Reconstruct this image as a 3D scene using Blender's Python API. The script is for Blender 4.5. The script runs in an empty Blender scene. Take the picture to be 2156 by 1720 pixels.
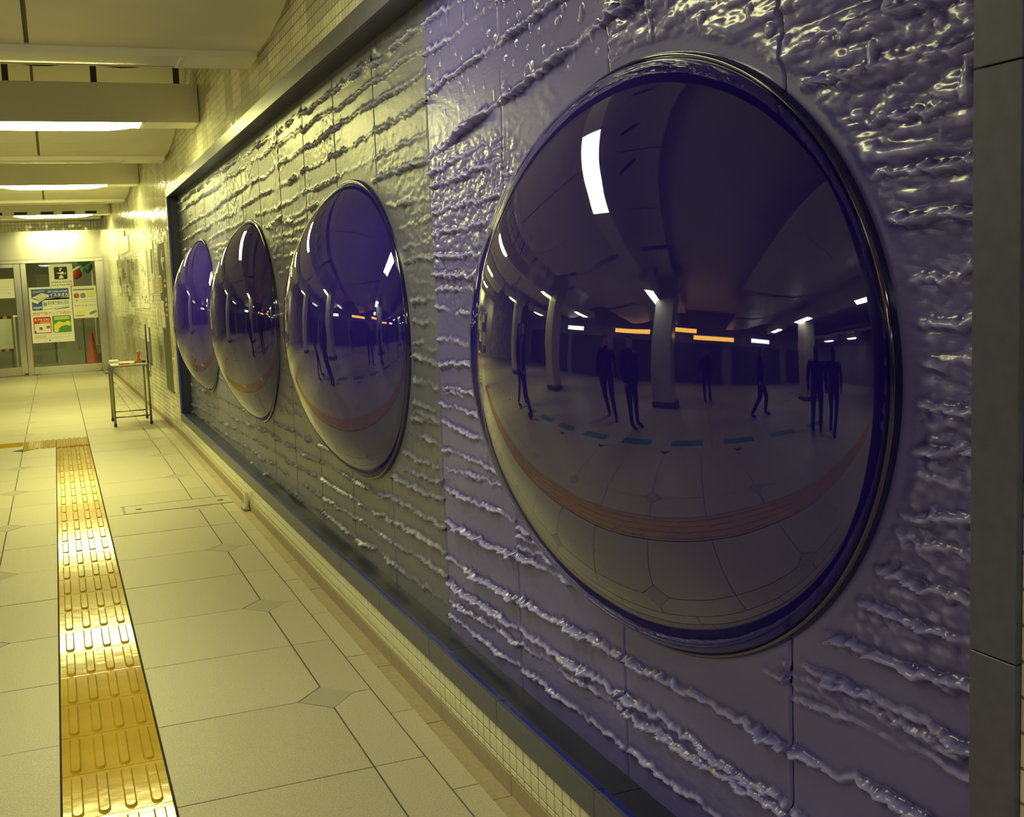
import bpy, bmesh, math, random
import numpy as np
from mathutils import Matrix, Vector, Euler

random.seed(7)
RNG = np.random.default_rng(11)
sc = bpy.context.scene
COL = sc.collection
PI = math.pi

# ------------------------------------------------------------------ camera
cam_d = bpy.data.cameras.new('camera')
cam = bpy.data.objects.new('camera', cam_d)
COL.objects.link(cam)
YAW, PITCH, ROLL = 0.342, -0.1005, 0.0459
_f = Vector((math.sin(YAW) * math.cos(PITCH), math.cos(YAW) * math.cos(PITCH), math.sin(PITCH)))
_r = Vector((math.cos(YAW), -math.sin(YAW), 0))
_d = _f.cross(_r)
r2 = _r * math.cos(ROLL) + _d * math.sin(ROLL)
d2 = -_r * math.sin(ROLL) + _d * math.cos(ROLL)
cam.matrix_world = Matrix(((r2.x, -d2.x, -_f.x, 0), (r2.y, -d2.y, -_f.y, 0), (r2.z, -d2.z, -_f.z, 1.503), (0, 0, 0, 1)))
cam_d.sensor_fit = 'HORIZONTAL'
cam_d.sensor_width = 36
cam_d.lens = 2185.14 * 36 / 2156
cam_d.shift_x = (1078 - 904.69) / 2156
cam_d.shift_y = -(860 - 808.11) / 2156
cam_d.clip_start = 0.02
sc.camera = cam

# ------------------------------------------------------------------ world, light, exposure
world = bpy.data.worlds.new('world')
sc.world = world
world.use_nodes = True
world.node_tree.nodes['Background'].inputs[0].default_value = (0.6, 0.6, 0.7, 1)
world.node_tree.nodes['Background'].inputs[1].default_value = 0.02
sc.view_settings.view_transform = 'Standard'
sc.view_settings.look = 'None'
sc.view_settings.gamma = 1
sc.view_settings.use_curve_mapping = False
sc.view_settings.exposure = 1.88
sc.cycles.max_bounces = 6
sc.cycles.diffuse_bounces = 3
sc.cycles.glossy_bounces = 4
sc.cycles.transparent_max_bounces = 8
sc.cycles.caustics_reflective = False
sc.cycles.caustics_refractive = False
sc.cycles.adaptive_threshold = 0.02
WARM = (1.0, 0.965, 0.32)          # corridor fluorescent tubes
COOL = (0.97, 0.95, 0.80)          # concourse tubes
LAMP_WARM = 9.0
LAMP_COOL = 7.5
LAMP_FAR = 21.0

# ------------------------------------------------------------------ materials
MATS = {}

def mat(name, color, rough=0.5, metal=0.0, spec=0.5, ior=None, emit=None, estr=0.0, alpha=None, trans=None, coat=0.0):
    if name in MATS:
        return MATS[name]
    m = bpy.data.materials.new(name)
    m.use_nodes = True
    b = m.node_tree.nodes['Principled BSDF']
    b.inputs['Base Color'].default_value = (*color, 1)
    b.inputs['Roughness'].default_value = rough
    b.inputs['Metallic'].default_value = metal
    b.inputs['Specular IOR Level'].default_value = spec
    if ior: b.inputs['IOR'].default_value = ior
    if coat: b.inputs['Coat Weight'].default_value = coat
    if emit:
        b.inputs['Emission Color'].default_value = (*emit, 1)
        b.inputs['Emission Strength'].default_value = estr
    if trans: b.inputs['Transmission Weight'].default_value = trans
    MATS[name] = m
    return m

def N(m, kind, **kw):
    n = m.node_tree.nodes.new(kind)
    for k, v in kw.items():
        setattr(n, k, v)
    return n

def L(m, a, b):
    m.node_tree.links.new(a, b)

def add_noise(m, c1, c2, scale=8.0, detail=4.0, bump=0.0, bscale=None, bdist=0.01, rough=None, stretch=None, lo=0.35, hi=0.65):
    """colour variation between c1 and c2 plus a fine noise bump, in object coordinates"""
    b = m.node_tree.nodes['Principled BSDF']
    tc = N(m, 'ShaderNodeNewGeometry')
    vec = tc.outputs['Position']
    if stretch:
        mp = N(m, 'ShaderNodeMapping'); mp.inputs['Scale'].default_value = stretch
        L(m, vec, mp.inputs['Vector']); vec = mp.outputs['Vector']
    n = N(m, 'ShaderNodeTexNoise'); n.inputs['Scale'].default_value = scale; n.inputs['Detail'].default_value = detail
    L(m, vec, n.inputs['Vector'])
    r = N(m, 'ShaderNodeValToRGB')
    r.color_ramp.elements[0].position = lo; r.color_ramp.elements[0].color = (*c1, 1)
    r.color_ramp.elements[1].position = hi; r.color_ramp.elements[1].color = (*c2, 1)
    L(m, n.outputs['Fac'], r.inputs['Fac']); L(m, r.outputs['Color'], b.inputs['Base Color'])
    if bump:
        n2 = N(m, 'ShaderNodeTexNoise'); n2.inputs['Scale'].default_value = bscale or scale * 4; n2.inputs['Detail'].default_value = 3
        L(m, vec, n2.inputs['Vector'])
        bp = N(m, 'ShaderNodeBump'); bp.inputs['Strength'].default_value = bump; bp.inputs['Distance'].default_value = bdist
        L(m, n2.outputs['Fac'], bp.inputs['Height']); L(m, bp.outputs['Normal'], b.inputs['Normal'])
    if rough:
        mr = N(m, 'ShaderNodeMapRange'); mr.inputs['To Min'].default_value = rough[0]; mr.inputs['To Max'].default_value = rough[1]
        L(m, n.outputs['Fac'], mr.inputs['Value']); L(m, mr.outputs['Result'], b.inputs['Roughness'])
    return m

def tile_mat(name, axes, pitch, c1, c2, grout, rough=0.12, sheet=0.291):
    """square glazed tiles too small to be picked apart: a grid in the two given world axes"""
    m = mat(name, c1, rough)
    b = m.node_tree.nodes['Principled BSDF']
    g = N(m, 'ShaderNodeNewGeometry'); s = N(m, 'ShaderNodeSeparateXYZ'); L(m, g.outputs['Position'], s.inputs[0])
    cb = N(m, 'ShaderNodeCombineXYZ'); L(m, s.outputs[axes[0]], cb.inputs[0]); L(m, s.outputs[axes[1]], cb.inputs[1])
    br = N(m, 'ShaderNodeTexBrick'); br.offset = 0.0; br.squash = 1.0
    br.inputs['Scale'].default_value = 1.0; br.inputs['Brick Width'].default_value = pitch; br.inputs['Row Height'].default_value = pitch
    br.inputs['Mortar Size'].default_value = pitch * 0.055; br.inputs['Mortar Smooth'].default_value = 0.1
    br.inputs['Color1'].default_value = (*c1, 1); br.inputs['Color2'].default_value = (*c2, 1); br.inputs['Mortar'].default_value = (*grout, 1)
    L(m, cb.outputs[0], br.inputs['Vector'])
    # sheets of tiles set at slightly different tones
    dv = N(m, 'ShaderNodeVectorMath', operation='DIVIDE'); dv.inputs[1].default_value = (sheet, sheet, 1)
    fl = N(m, 'ShaderNodeVectorMath', operation='FLOOR'); L(m, cb.outputs[0], dv.inputs[0]); L(m, dv.outputs[0], fl.inputs[0])
    wn = N(m, 'ShaderNodeTexWhiteNoise'); wn.noise_dimensions = '2D'; L(m, fl.outputs[0], wn.inputs['Vector'])
    mr = N(m, 'ShaderNodeMapRange'); mr.inputs['To Min'].default_value = 0.72; mr.inputs['To Max'].default_value = 1.12; L(m, wn.outputs['Value'], mr.inputs['Value'])
    mx = N(m, 'ShaderNodeVectorMath', operation='SCALE'); L(m, br.outputs['Color'], mx.inputs[0]); L(m, mr.outputs['Result'], mx.inputs['Scale'])
    L(m, mx.outputs[0], b.inputs['Base Color'])
    rr = N(m, 'ShaderNodeMapRange'); rr.inputs['To Min'].default_value = rough; rr.inputs['To Max'].default_value = 0.7; L(m, br.outputs['Fac'], rr.inputs['Value'])
    L(m, rr.outputs['Result'], b.inputs['Roughness'])
    # slight tilt of each tile plus recessed joints
    d2_ = N(m, 'ShaderNodeVectorMath', operation='DIVIDE'); d2_.inputs[1].default_value = (pitch, pitch, 1)
    f2 = N(m, 'ShaderNodeVectorMath', operation='FLOOR'); L(m, cb.outputs[0], d2_.inputs[0]); L(m, d2_.outputs[0], f2.inputs[0])
    w2 = N(m, 'ShaderNodeTexWhiteNoise'); w2.noise_dimensions = '2D'; L(m, f2.outputs[0], w2.inputs['Vector'])
    sub = N(m, 'ShaderNodeVectorMath', operation='SUBTRACT'); sub.inputs[1].default_value = (0.5, 0.5, 0.5); L(m, w2.outputs['Color'], sub.inputs[0])
    scl = N(m, 'ShaderNodeVectorMath', operation='SCALE'); scl.inputs['Scale'].default_value = 0.06; L(m, sub.outputs[0], scl.inputs[0])
    add = N(m, 'ShaderNodeVectorMath', operation='ADD'); L(m, g.outputs['Normal'], add.inputs[0]); L(m, scl.outputs[0], add.inputs[1])
    nm = N(m, 'ShaderNodeVectorMath', operation='NORMALIZE'); L(m, add.outputs[0], nm.inputs[0])
    bp = N(m, 'ShaderNodeBump'); bp.invert = True; bp.inputs['Strength'].default_value = 0.6; bp.inputs['Distance'].default_value = 0.002
    L(m, br.outputs['Fac'], bp.inputs['Height']); L(m, nm.outputs[0], bp.inputs['Normal']); L(m, bp.outputs['Normal'], b.inputs['Normal'])
    return m

M_stone = add_noise(mat('floor_stone', (.5, .46, .36), .42), (.40, .355, .265), (.60, .55, .43), scale=230, detail=3, bump=.35, bscale=300, bdist=.002)
M_stone2 = add_noise(mat('floor_stone_warm', (.5, .46, .36), .42), (.375, .335, .25), (.565, .515, .40), scale=230, detail=3, bump=.35, bscale=300, bdist=.002)
M_inset = add_noise(mat('inset_stone', (.4, .36, .3), .5), (.36, .325, .265), (.43, .39, .32), scale=200, detail=3, bump=.2, bscale=300, bdist=.002)
M_gutter = add_noise(mat('gutter_stone', (.4, .33, .2), .5), (.36, .30, .20), (.42, .355, .24), scale=60, detail=4, bump=.15, bscale=150, bdist=.002)
M_grout = mat('grout', (.05, .042, .028), .9)
M_tactile = add_noise(mat('tactile_yellow', (.6, .4, .03), .09, spec=.45), (.54, .345, .022), (.62, .41, .035), scale=5, detail=3, bump=.05, bscale=14, bdist=.01)
M_tilewall = tile_mat('wall_tile_glaze', (1, 2), .0485, (.76, .75, .55), (.83, .82, .62), (.24, .225, .14))
M_tileend = tile_mat('end_tile_glaze', (0, 2), .06, (.66, .64, .55), (.70, .68, .58), (.2, .19, .15))
M_tile = mat('tile_glaze', (.74, .74, .52), .12)
M_ceil = add_noise(mat('ceiling_enamel', (.72, .69, .58), .38), (.68, .65, .54), (.75, .72, .60), scale=1.2, detail=2)
M_ceilgap = mat('ceiling_gap', (.16, .145, .10), .8)
M_housing = mat('lamp_housing_enamel', (.78, .75, .62), .35)
M_strap = mat('strap_dark', (.05, .045, .04), .6)
M_face = add_noise(mat('frame_face', (.08, .085, .14), .36), (.075, .08, .13), (.09, .095, .155), scale=40, detail=2)
M_lip = mat('frame_lip_blue', (.012, .02, .30), .25)
M_ledge = mat('frame_ledge', (.022, .025, .06), .35)
M_steel = add_noise(mat('brushed_steel', (.55, .53, .47), .28, metal=1.0), (.54, .52, .46), (.57, .55, .49), scale=6, detail=1, stretch=(1, 1, .3), rough=(.17, .22))
M_paper = mat('paper_white', (.86, .86, .82), .5)
M_black = mat('print_black', (.02, .02, .02), .6)
M_dgrey = mat('dark_grey', (.07, .075, .07), .5)

def relief_mat(name, c1, c2, r1, r2_, crest_light, hollow_shade):
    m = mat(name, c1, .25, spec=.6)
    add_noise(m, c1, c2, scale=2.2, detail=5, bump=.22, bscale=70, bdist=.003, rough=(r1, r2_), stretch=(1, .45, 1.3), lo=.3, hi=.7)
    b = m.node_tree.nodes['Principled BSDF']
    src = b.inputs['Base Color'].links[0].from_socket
    for nm_, col in (('hollow_shade', hollow_shade), ('crest_light', crest_light)):  # painted ridge highlights and hollow shade mixed into the base colour
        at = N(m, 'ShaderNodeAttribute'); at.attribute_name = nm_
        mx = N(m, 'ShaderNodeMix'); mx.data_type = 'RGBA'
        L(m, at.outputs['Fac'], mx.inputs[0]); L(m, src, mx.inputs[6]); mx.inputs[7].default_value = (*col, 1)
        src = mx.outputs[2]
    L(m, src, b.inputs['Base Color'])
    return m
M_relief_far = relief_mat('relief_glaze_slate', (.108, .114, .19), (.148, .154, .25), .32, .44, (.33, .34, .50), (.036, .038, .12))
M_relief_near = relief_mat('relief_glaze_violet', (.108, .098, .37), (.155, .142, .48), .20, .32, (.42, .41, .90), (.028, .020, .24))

M_dome = mat('dome_glaze', (.016, .007, .20), .02, spec=.5, ior=1.95)
M_domerim = mat('dome_rim_glaze', (.01, .006, .09), .08, ior=1.8)
_n = N(M_dome, 'ShaderNodeTexNoise'); _n.inputs['Scale'].default_value = 5; _n.inputs['Detail'].default_value = 1
_g = N(M_dome, 'ShaderNodeNewGeometry'); L(M_dome, _g.outputs['Position'], _n.inputs['Vector'])
_b = N(M_dome, 'ShaderNodeBump'); _b.inputs['Strength'].default_value = .06; _b.inputs['Distance'].default_value = .02
L(M_dome, _n.outputs['Fac'], _b.inputs['Height']); L(M_dome, _b.outputs['Normal'], M_dome.node_tree.nodes['Principled BSDF'].inputs['Normal'])

M_lamp_f = mat('lamp_lit_far', (.9, .9, .8), .4, emit=WARM, estr=LAMP_FAR)
M_lamp_w = mat('lamp_lit_warm', (.9, .9, .8), .4, emit=WARM, estr=LAMP_WARM)
M_lamp_n = mat('lamp_lit_neutral', (.9, .9, .85), .4, emit=(1.0, .965, .46), estr=LAMP_WARM)
M_lamp_c = mat('lamp_lit_cool', (.9, .9, .9), .4, emit=COOL, estr=LAMP_COOL)
M_lamp_off = mat('lamp_unlit', (.72, .70, .62), .3)

# glass that stays clear and reflects
M_glass = bpy.data.materials.new('door_glass'); M_glass.use_nodes = True
_nt = M_glass.node_tree; _nt.nodes.clear()
_o = _nt.nodes.new('ShaderNodeOutputMaterial'); _t = _nt.nodes.new('ShaderNodeBsdfTransparent'); _t.inputs[0].default_value = (.86, .88, .84, 1)
_gl = _nt.nodes.new('ShaderNodeBsdfGlossy'); _gl.inputs['Roughness'].default_value = .02
_fr = _nt.nodes.new('ShaderNodeFresnel'); _fr.inputs[0].default_value = 1.5; _mx = _nt.nodes.new('ShaderNodeMixShader')
_nt.links.new(_fr.outputs[0], _mx.inputs[0]); _nt.links.new(_t.outputs[0], _mx.inputs[1]); _nt.links.new(_gl.outputs[0], _mx.inputs[2]); _nt.links.new(_mx.outputs[0], _o.inputs[0])

# ------------------------------------------------------------------ builders
def link(name, me, parent=None, loc=None):
    o = bpy.data.objects.new(name, me)
    COL.objects.link(o)
    if parent is not None: o.parent = parent
    if loc is not None: o.location = loc
    return o

def mesh(name, v, f, m, smooth=False):
    me = bpy.data.meshes.new(name)
    me.from_pydata(v, [], f)
    if m is not None: me.materials.append(m)
    if smooth: me.polygons.foreach_set('use_smooth', [True] * len(me.polygons))
    me.update()
    return me

def box_me(name, sx, sy, sz, m, bev=0.0, seg=1):
    """box standing on its origin: x, y centred, z from 0 to sz"""
    bm = bmesh.new()
    bmesh.ops.create_cube(bm, size=1.0)
    for v in bm.verts:
        v.co = Vector((v.co.x * sx, v.co.y * sy, (v.co.z + .5) * sz))
    if bev > 0:
        bmesh.ops.bevel(bm, geom=list(bm.edges), offset=bev, segments=seg, affect='EDGES', profile=.5)
    me = bpy.data.meshes.new(name); bm.to_mesh(me); bm.free()
    me.materials.append(m)
    return me

def box(name, x0, x1, y0, y1, z0, z1, m, parent=None, bev=0.0, off=(0, 0, 0)):
    """box between world coordinates; off is the parent's location"""
    me = box_me(name, x1 - x0, y1 - y0, z1 - z0, m, bev)
    return link(name, me, parent, ((x0 + x1) / 2 - off[0], (y0 + y1) / 2 - off[1], z0 - off[2]))

def tag(o, label=None, cat=None, group=None, kind=None):
    if label: o['label'] = label
    if cat: o['category'] = cat
    if group: o['group'] = group
    if kind: o['kind'] = kind
    return o

def thing(name, label, cat, loc=(0, 0, 0), group=None, rotz=0):
    e = bpy.data.objects.new(name, None)
    COL.objects.link(e)
    e.location = loc; e.rotation_euler = (0, 0, rotz)
    e.empty_display_size = .1
    return tag(e, label, cat, group)

def struct(o, label):
    return tag(o, label, None, None, 'structure')

def tube_me(name, pts, r, m, seg=10, smooth=True):
    """round tube along a list of points"""
    pts = [Vector(p) for p in pts]
    vs, fs = [], []
    prev = None
    for i, p in enumerate(pts):
        t = (pts[min(i + 1, len(pts) - 1)] - pts[max(i - 1, 0)]).normalized()
        up = Vector((0, 0, 1)) if abs(t.z) < .9 else Vector((1, 0, 0))
        if prev is not None: a = (prev - t * prev.dot(t)).normalized()
        else: a = t.cross(up).normalized()
        prev = a
        b = t.cross(a)
        rr = r[i] if isinstance(r, (list, tuple)) else r
        for k in range(seg):
            an = 2 * PI * k / seg
            vs.append(p + (a * math.cos(an) + b * math.sin(an)) * rr)
    for i in range(len(pts) - 1):
        for k in range(seg):
            k2 = (k + 1) % seg
            fs.append((i * seg + k, i * seg + k2, (i + 1) * seg + k2, (i + 1) * seg + k))
    fs.append(tuple(range(seg - 1, -1, -1))); fs.append(tuple(range((len(pts) - 1) * seg, len(pts) * seg)))
    return mesh(name, vs, fs, m, smooth)

def lathe_me(name, prof, m, seg=28, smooth=True):
    vs, fs = [], []
    for (r, z) in prof:
        for k in range(seg):
            a = 2 * PI * k / seg
            vs.append((r * math.cos(a), r * math.sin(a), z))
    for i in range(len(prof) - 1):
        for k in range(seg):
            k2 = (k + 1) % seg
            fs.append((i * seg + k, i * seg + k2, (i + 1) * seg + k2, (i + 1) * seg + k))
    fs.append(tuple(range(seg - 1, -1, -1))); fs.append(tuple(range((len(prof) - 1) * seg, len(prof) * seg)))
    return mesh(name, vs, fs, m, smooth)

def prism_me(name, poly, z0, z1, m, ch=0.0):
    """vertical prism of a convex polygon with a chamfered top edge"""
    n = len(poly)
    cx = sum(p[0] for p in poly) / n; cy = sum(p[1] for p in poly) / n
    def inset(d):
        o = []
        for (x, y) in poly:
            dx, dy = cx - x, cy - y
            l = math.hypot(dx, dy)
            o.append((x + dx / l * d, y + dy / l * d))
        return o
    rings = [[(x, y, z0) for x, y in poly], [(x, y, z1 - ch) for x, y in poly]]
    if ch: rings.append([(x, y, z1) for x, y in inset(ch * 1.4)])
    vs = [p for r in rings for p in r]
    fs = []
    for i in range(len(rings) - 1):
        for k in range(n):
            k2 = (k + 1) % n
            fs.append((i * n + k, i * n + k2, (i + 1) * n + k2, (i + 1) * n + k))
    fs.append(tuple(range((len(rings) - 1) * n, len(rings) * n)))
    fs.append(tuple(range(n - 1, -1, -1)))
    return mesh(name, vs, fs, m)

def text_me(name, body, m, width=None, height=None, size=1.0, bold=0.0):
    """flat lettering as a mesh in its own xy plane, origin at the lower left of its bounds"""
    cu = bpy.data.curves.new(name, 'FONT')
    cu.body = body; cu.size = size; cu.resolution_u = 3
    if bold: cu.offset = bold
    o = bpy.data.objects.new(name, cu); COL.objects.link(o)
    bpy.context.view_layer.update()
    dg = bpy.context.evaluated_depsgraph_get()
    me = bpy.data.meshes.new_from_object(o.evaluated_get(dg))
    bpy.data.objects.remove(o); bpy.data.curves.remove(cu)
    n = len(me.vertices)
    if n:
        co = np.empty(n * 3); me.vertices.foreach_get('co', co); co = co.reshape(-1, 3)
        mn, mx_ = co.min(0), co.max(0)
        s = (mx_ - mn)
        sx = (width / s[0]) if width else None
        sy = (height / s[1]) if height else None
        sx = sx or sy; sy = sy or sx
        co = (co - mn) * np.array([sx, sy, 0])
        me.vertices.foreach_set('co', co.ravel()); me.update()
    me.name = name
    me.materials.clear(); me.materials.append(m)
    return me

# ------------------------------------------------------------------ layout
W = 1.15            # face of the tiled wall
B = 1.26            # plane the relief stands on
Y0, Y1 = 1.03, 10.90    # recess along the wall
ZB, ZT = .2446, 2.447   # recess sill and head
FB = .0776
def WX(y):          # the wall drifts slightly inward past the mural
    return W if y <= 10.93 else W - (y - 10.93) * .0185
YD = 21.5           # end wall with the office doors

# ------------------------------------------------------------------ structure: floor, walls, ceiling shell
fl = link('floor', mesh('floor', [(-10, -8, -.02), (1.4, -8, -.02), (1.4, 27, -.02), (-10, 27, -.02)], [(0, 1, 2, 3)], M_grout))
struct(fl, 'beige stone paved floor of the station passage')

def rng_slabs(xl, xr, js, cut_l, cut_r, mats, parent, name='paving_slab', z=0.0, gap=.0048, hs=.105):
    """one row of stones along y between two x lines; corners at inset joints are cut off"""
    for k in range(len(js) - 1):
        ya, yb = js[k] + gap / 2, js[k + 1] - gap / 2
        xa0, xa1, xb0, xb1 = xl(ya) + gap / 2, xr(ya) - gap / 2, xl(yb) + gap / 2, xr(yb) - gap / 2
        if xa1 - xa0 < .02: continue
        c = hs
        poly = []
        if cut_l and js[k] in cut_l: poly += [(xa0, ya + c), (xa0 + c, ya)]
        else: poly += [(xa0, ya)]
        if cut_r and js[k] in cut_r: poly += [(xa1 - c, ya), (xa1, ya + c)]
        else: poly += [(xa1, ya)]
        if cut_r and js[k + 1] in cut_r: poly += [(xb1, yb - c), (xb1 - c, yb)]
        else: poly += [(xb1, yb)]
        if cut_l and js[k + 1] in cut_l: poly += [(xb0 + c, yb), (xb0, yb - c)]
        else: poly += [(xb0, yb)]
        link(name, prism_me(name, poly, z - .02, z + random.uniform(-.0008, .0008), random.choice(mats), .0015), parent)

J = [.6, 1.2, 1.8, 2.4, 3.0, 3.6, 4.2, 4.8, 5.41, 6.01, 6.63, 7.27, 7.97, 8.57, 9.17, 9.79, 10.36, 10.95]
while J[-1] < 21.0: J.append(round(J[-1] + .597, 3))
J.append(YD - .04)
DIA = set(J[i] for i in range(len(J)) if abs(i - J.index(3.6)) % 2 == 0)
SM = [M_stone, M_stone, M_stone2]
LB = lambda y: .827 if y < 10.95 else .827 - (y - 10.95) * .004
LA = lambda y: .995 if y < 10.93 else .995 - (y - 10.93) * .0178
LE = lambda y: WX(y) - .068
cst = lambda x: (lambda y: x)
rng_slabs(cst(.222), LB, J, None, DIA, SM, fl)
rng_slabs(LB, LA, J, DIA, None, SM, fl, hs=.10)
JE = [round(.36 + .6 * k, 3) for k in range(36) if .36 + .6 * k < YD]
rng_slabs(LA, LE, JE, None, None, SM, fl)
JL = [j for j in J if j <= 10.95]
JU = [j for j in J if j >= 11.5]
rng_slabs(cst(-.405), cst(-.0955), JL, DIA, None, SM, fl)
rng_slabs(cst(-.405), cst(.222), [11.545] + JU[1:], DIA, None, SM, fl)
rng_slabs(cst(-1.635), cst(-.405), J, DIA, DIA, SM, fl)
for j in sorted(DIA):
    if j < 1 or j > 21: continue
    for xx in (LB(j), -.405):
        if xx < 0 and j > 10.9 and j < 11.6: continue
        h = .104
        link('diamond_inset', prism_me('diamond_inset', [(xx, j - h), (xx + h, j), (xx, j + h), (xx - h, j)], -.02, -.0004, M_inset, .0012), fl)
# the paving beyond the strip walked on by nobody in view: large slabs of the same stone
JJ = [-8 + 1.2 * k for k in range(29)]
for a, b_ in [(-3.5, -1.637), (-5.4, -3.5), (-7.6, -5.4), (-10, -7.6)]:
    rng_slabs(cst(a), cst(b_), JJ, None, None, SM, fl, name='paving_slab')
rng_slabs(cst(-1.635), cst(1.08), [-8, -6.8, -5.6, -4.4, -3.2, -2.0, -.8, .36, .6], None, None, SM, fl, name='paving_slab')
# gutter stones beside the wall
gut = [round(.362 + .577 * k, 3) for k in range(37) if .362 + .577 * k < YD]
rng_slabs(LE, lambda y: WX(y) + .004, gut, None, None, [M_gutter], fl, name='gutter_stone', z=-.010, gap=.004)

bb = bpy.data.objects.new('baseboard_right', None); COL.objects.link(bb)
tag(bb, 'low tan stone skirting under the tiled wall', None, None, 'structure')
for k in range(len(gut) - 1):
    ya, yb = gut[k] + .0015, gut[k + 1] - .0015
    poly = [(WX(ya) - .004, ya), (WX(ya) + .03, ya), (WX(yb) + .03, yb), (WX(yb) - .004, yb)]
    link('skirting_stone', prism_me('skirting_stone', poly, -.012, .0495, M_gutter, .0015), bb)

# ---- tiled wall round the mural
def quad(name, pts, m, parent=None):
    return link(name, mesh(name, pts, [(0, 1, 2, 3)], m), parent)
wr = bpy.data.objects.new('wall_right', None); COL.objects.link(wr)
tag(wr, 'wall of small cream glazed tiles around the relief mural', None, None, 'structure')
HT = 3.75
box('wall_body', W + .004, W + .25, -8, .982, .0495, HT, M_tilewall, wr)
box('wall_body', W + .004, W + .25, .982, 10.97, 2.526, HT, M_tilewall, wr)
box('wall_body', W + .012, W + .25, .982, 10.97, .0495, .168, M_grout, wr)
v = [(W, 10.97, .0495), (WX(YD + .1), YD + .1, .0495), (WX(YD + .1), YD + .1, HT), (W, 10.97, HT)]
v += [(x + .25, y, z) for x, y, z in v]
link('wall_body', mesh('wall_body', v, [(3, 2, 1, 0), (4, 5, 6, 7), (0, 4, 7, 3), (1, 2, 6, 5), (2, 3, 7, 6), (0, 1, 5, 4)], M_tilewall), wr)
# back of the niche
box('wall_body', B + .02, B + .1, .982, 10.97, .0495, 2.6, M_dgrey, wr)

# single tiles of the low band under the mural, near enough to be told apart
P_ = .0485
tm = {}
def tile_piece(h):
    k = round(h, 4)
    if k not in tm:
        me = box_me('wall_tile', .008, P_ - .0044, h - .0044, M_tile, .0014)
        tm[k] = me
    return tm[k]
rows = [(.0495, .0215), (.071, P_), (.1195, P_)]
y = 1.86
cnt = 0
while y < 6.2:
    for z, h in rows:
        if cnt < 290:
            o = link('wall_tile', tile_piece(h), wr, (W + .004 + random.uniform(-.0004, .0004), y + P_ / 2, z + .0022))
            o.rotation_euler = (random.uniform(-.004, .004), 0, random.uniform(-.01, .01))
            cnt += 1
    y += P_
bm = bmesh.new()
ys = [1.86 - P_ * (k + 1) for k in range(40)] + [yy for yy in np.arange(y, 10.92, P_)]
for yy in ys:
    for z, h in rows:
        r_ = bmesh.ops.create_cube(bm, size=1)
        for vv in r_['verts']:
            vv.co = Vector((vv.co.x * .008 + W + .004, vv.co.y * (P_ - .0044) + yy + P_ / 2, (vv.co.z + .5) * (h - .0044) + z + .0022))
me = bpy.data.meshes.new('wall_tile_run'); bm.to_mesh(me); bm.free(); me.materials.append(M_tile)
tag(link('wall_tile_run', me, wr), kind='stuff')

# ------------------------------------------------------------------ mural frame
fr = thing('mural_frame', 'dark grey metal frame edging the long blue relief mural', 'frame', (W, 0, 0))
fo = (W, 0, 0)
fj = [.982] + [round(1.566 + .594 * k, 3) for k in range(16)] + [10.97]
for a, b_ in zip(fj[:-1], fj[1:]):
    box('face_panel', W - .006, W + .008, a + .001, b_ - .001, ZB - FB, ZB, M_face, fr, .001, fo)
    box('face_panel', W - .006, W + .008, a + .001, b_ - .001, ZT, ZT + FB + .002, M_face, fr, .001, fo)
    box('sill_lip', W + .008, W + .026, a + .001, b_ - .001, ZB - .012, ZB - .001, M_lip, fr, .0015, fo)
    box('head_lip', W + .008, W + .026, a + .001, b_ - .001, ZT + .001, ZT + .012, M_ledge, fr, .0015, fo)
for k in range(9):
    a = Y0 + (Y1 - Y0) * k / 9; b_ = Y0 + (Y1 - Y0) * (k + 1) / 9
    box('sill_panel', W + .026, B + .02, a + .001, b_ - .001, ZB - .016, ZB - .0025, M_ledge, fr, .001, fo)
    box('head_panel', W + .026, B + .02, a + .001, b_ - .001, ZT + .0025, ZT + .016, M_ledge, fr, .001, fo)
for (a, b_, inner) in ((.982, 1.057, 1), (Y1, 10.97, 0)):
    for z0, z1 in ((ZB + .001, .964), (.966, 1.740), (1.742, ZT - .001)):
        box('face_panel', W - .006, W + .008, a + .001, b_ - .001, z0, z1, M_face, fr, .001, fo)
box('end_lip', W + .008, W + .026, Y1 + .001, Y1 + .02, ZB, ZT, M_lip, fr, .0015, fo)
box('end_panel', W + .026, B + .02, Y1 + .003, Y1 + .02, ZB, ZT, M_ledge, fr, .001, fo)
box('end_panel', W + .008, B + .02, 1.03, 1.055, ZB, ZT, M_ledge, fr, .001, fo)

# ------------------------------------------------------------------ relief mural
DOMES = [(2.070, 1.302, .775, .663), (4.463, 1.2885, .735, .661), (6.923, 1.2725, .743, .675), (9.347, 1.270, .721, .680)]
DEPTH = [.32, .295, .285, .28]

def hash2(i, j, s):
    n = (i * 374761393 + j * 668265263 + s * 974634777) & 0xffffffff
    n = ((n ^ (n >> 13)) * 1274126177) & 0xffffffff
    return ((n ^ (n >> 16)) & 0xffff) / 65535.0

def vnoise(u, v, s=0):
    i = np.floor(u).astype(np.int64); j = np.floor(v).astype(np.int64)
    fu = u - i; fv = v - j
    fu = fu * fu * (3 - 2 * fu); fv = fv * fv * (3 - 2 * fv)
    a = hash2(i, j, s); b = hash2(i + 1, j, s); c = hash2(i, j + 1, s); d = hash2(i + 1, j + 1, s)
    return (a * (1 - fu) + b * fu) * (1 - fv) + (c * (1 - fu) + d * fu) * fv

def fbm(u, v, s=0, o=4):
    r = np.zeros(np.broadcast(u, v).shape); a = .5
    for k in range(o):
        r += a * (vnoise(u * 2 ** k, v * 2 ** k, s + 17 * k) - .5); a *= .5
    return r * 2

def smooth(a, b, x):
    t = np.clip((x - a) / (b - a), 0, 1)
    return t * t * (3 - 2 * t)

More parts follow.
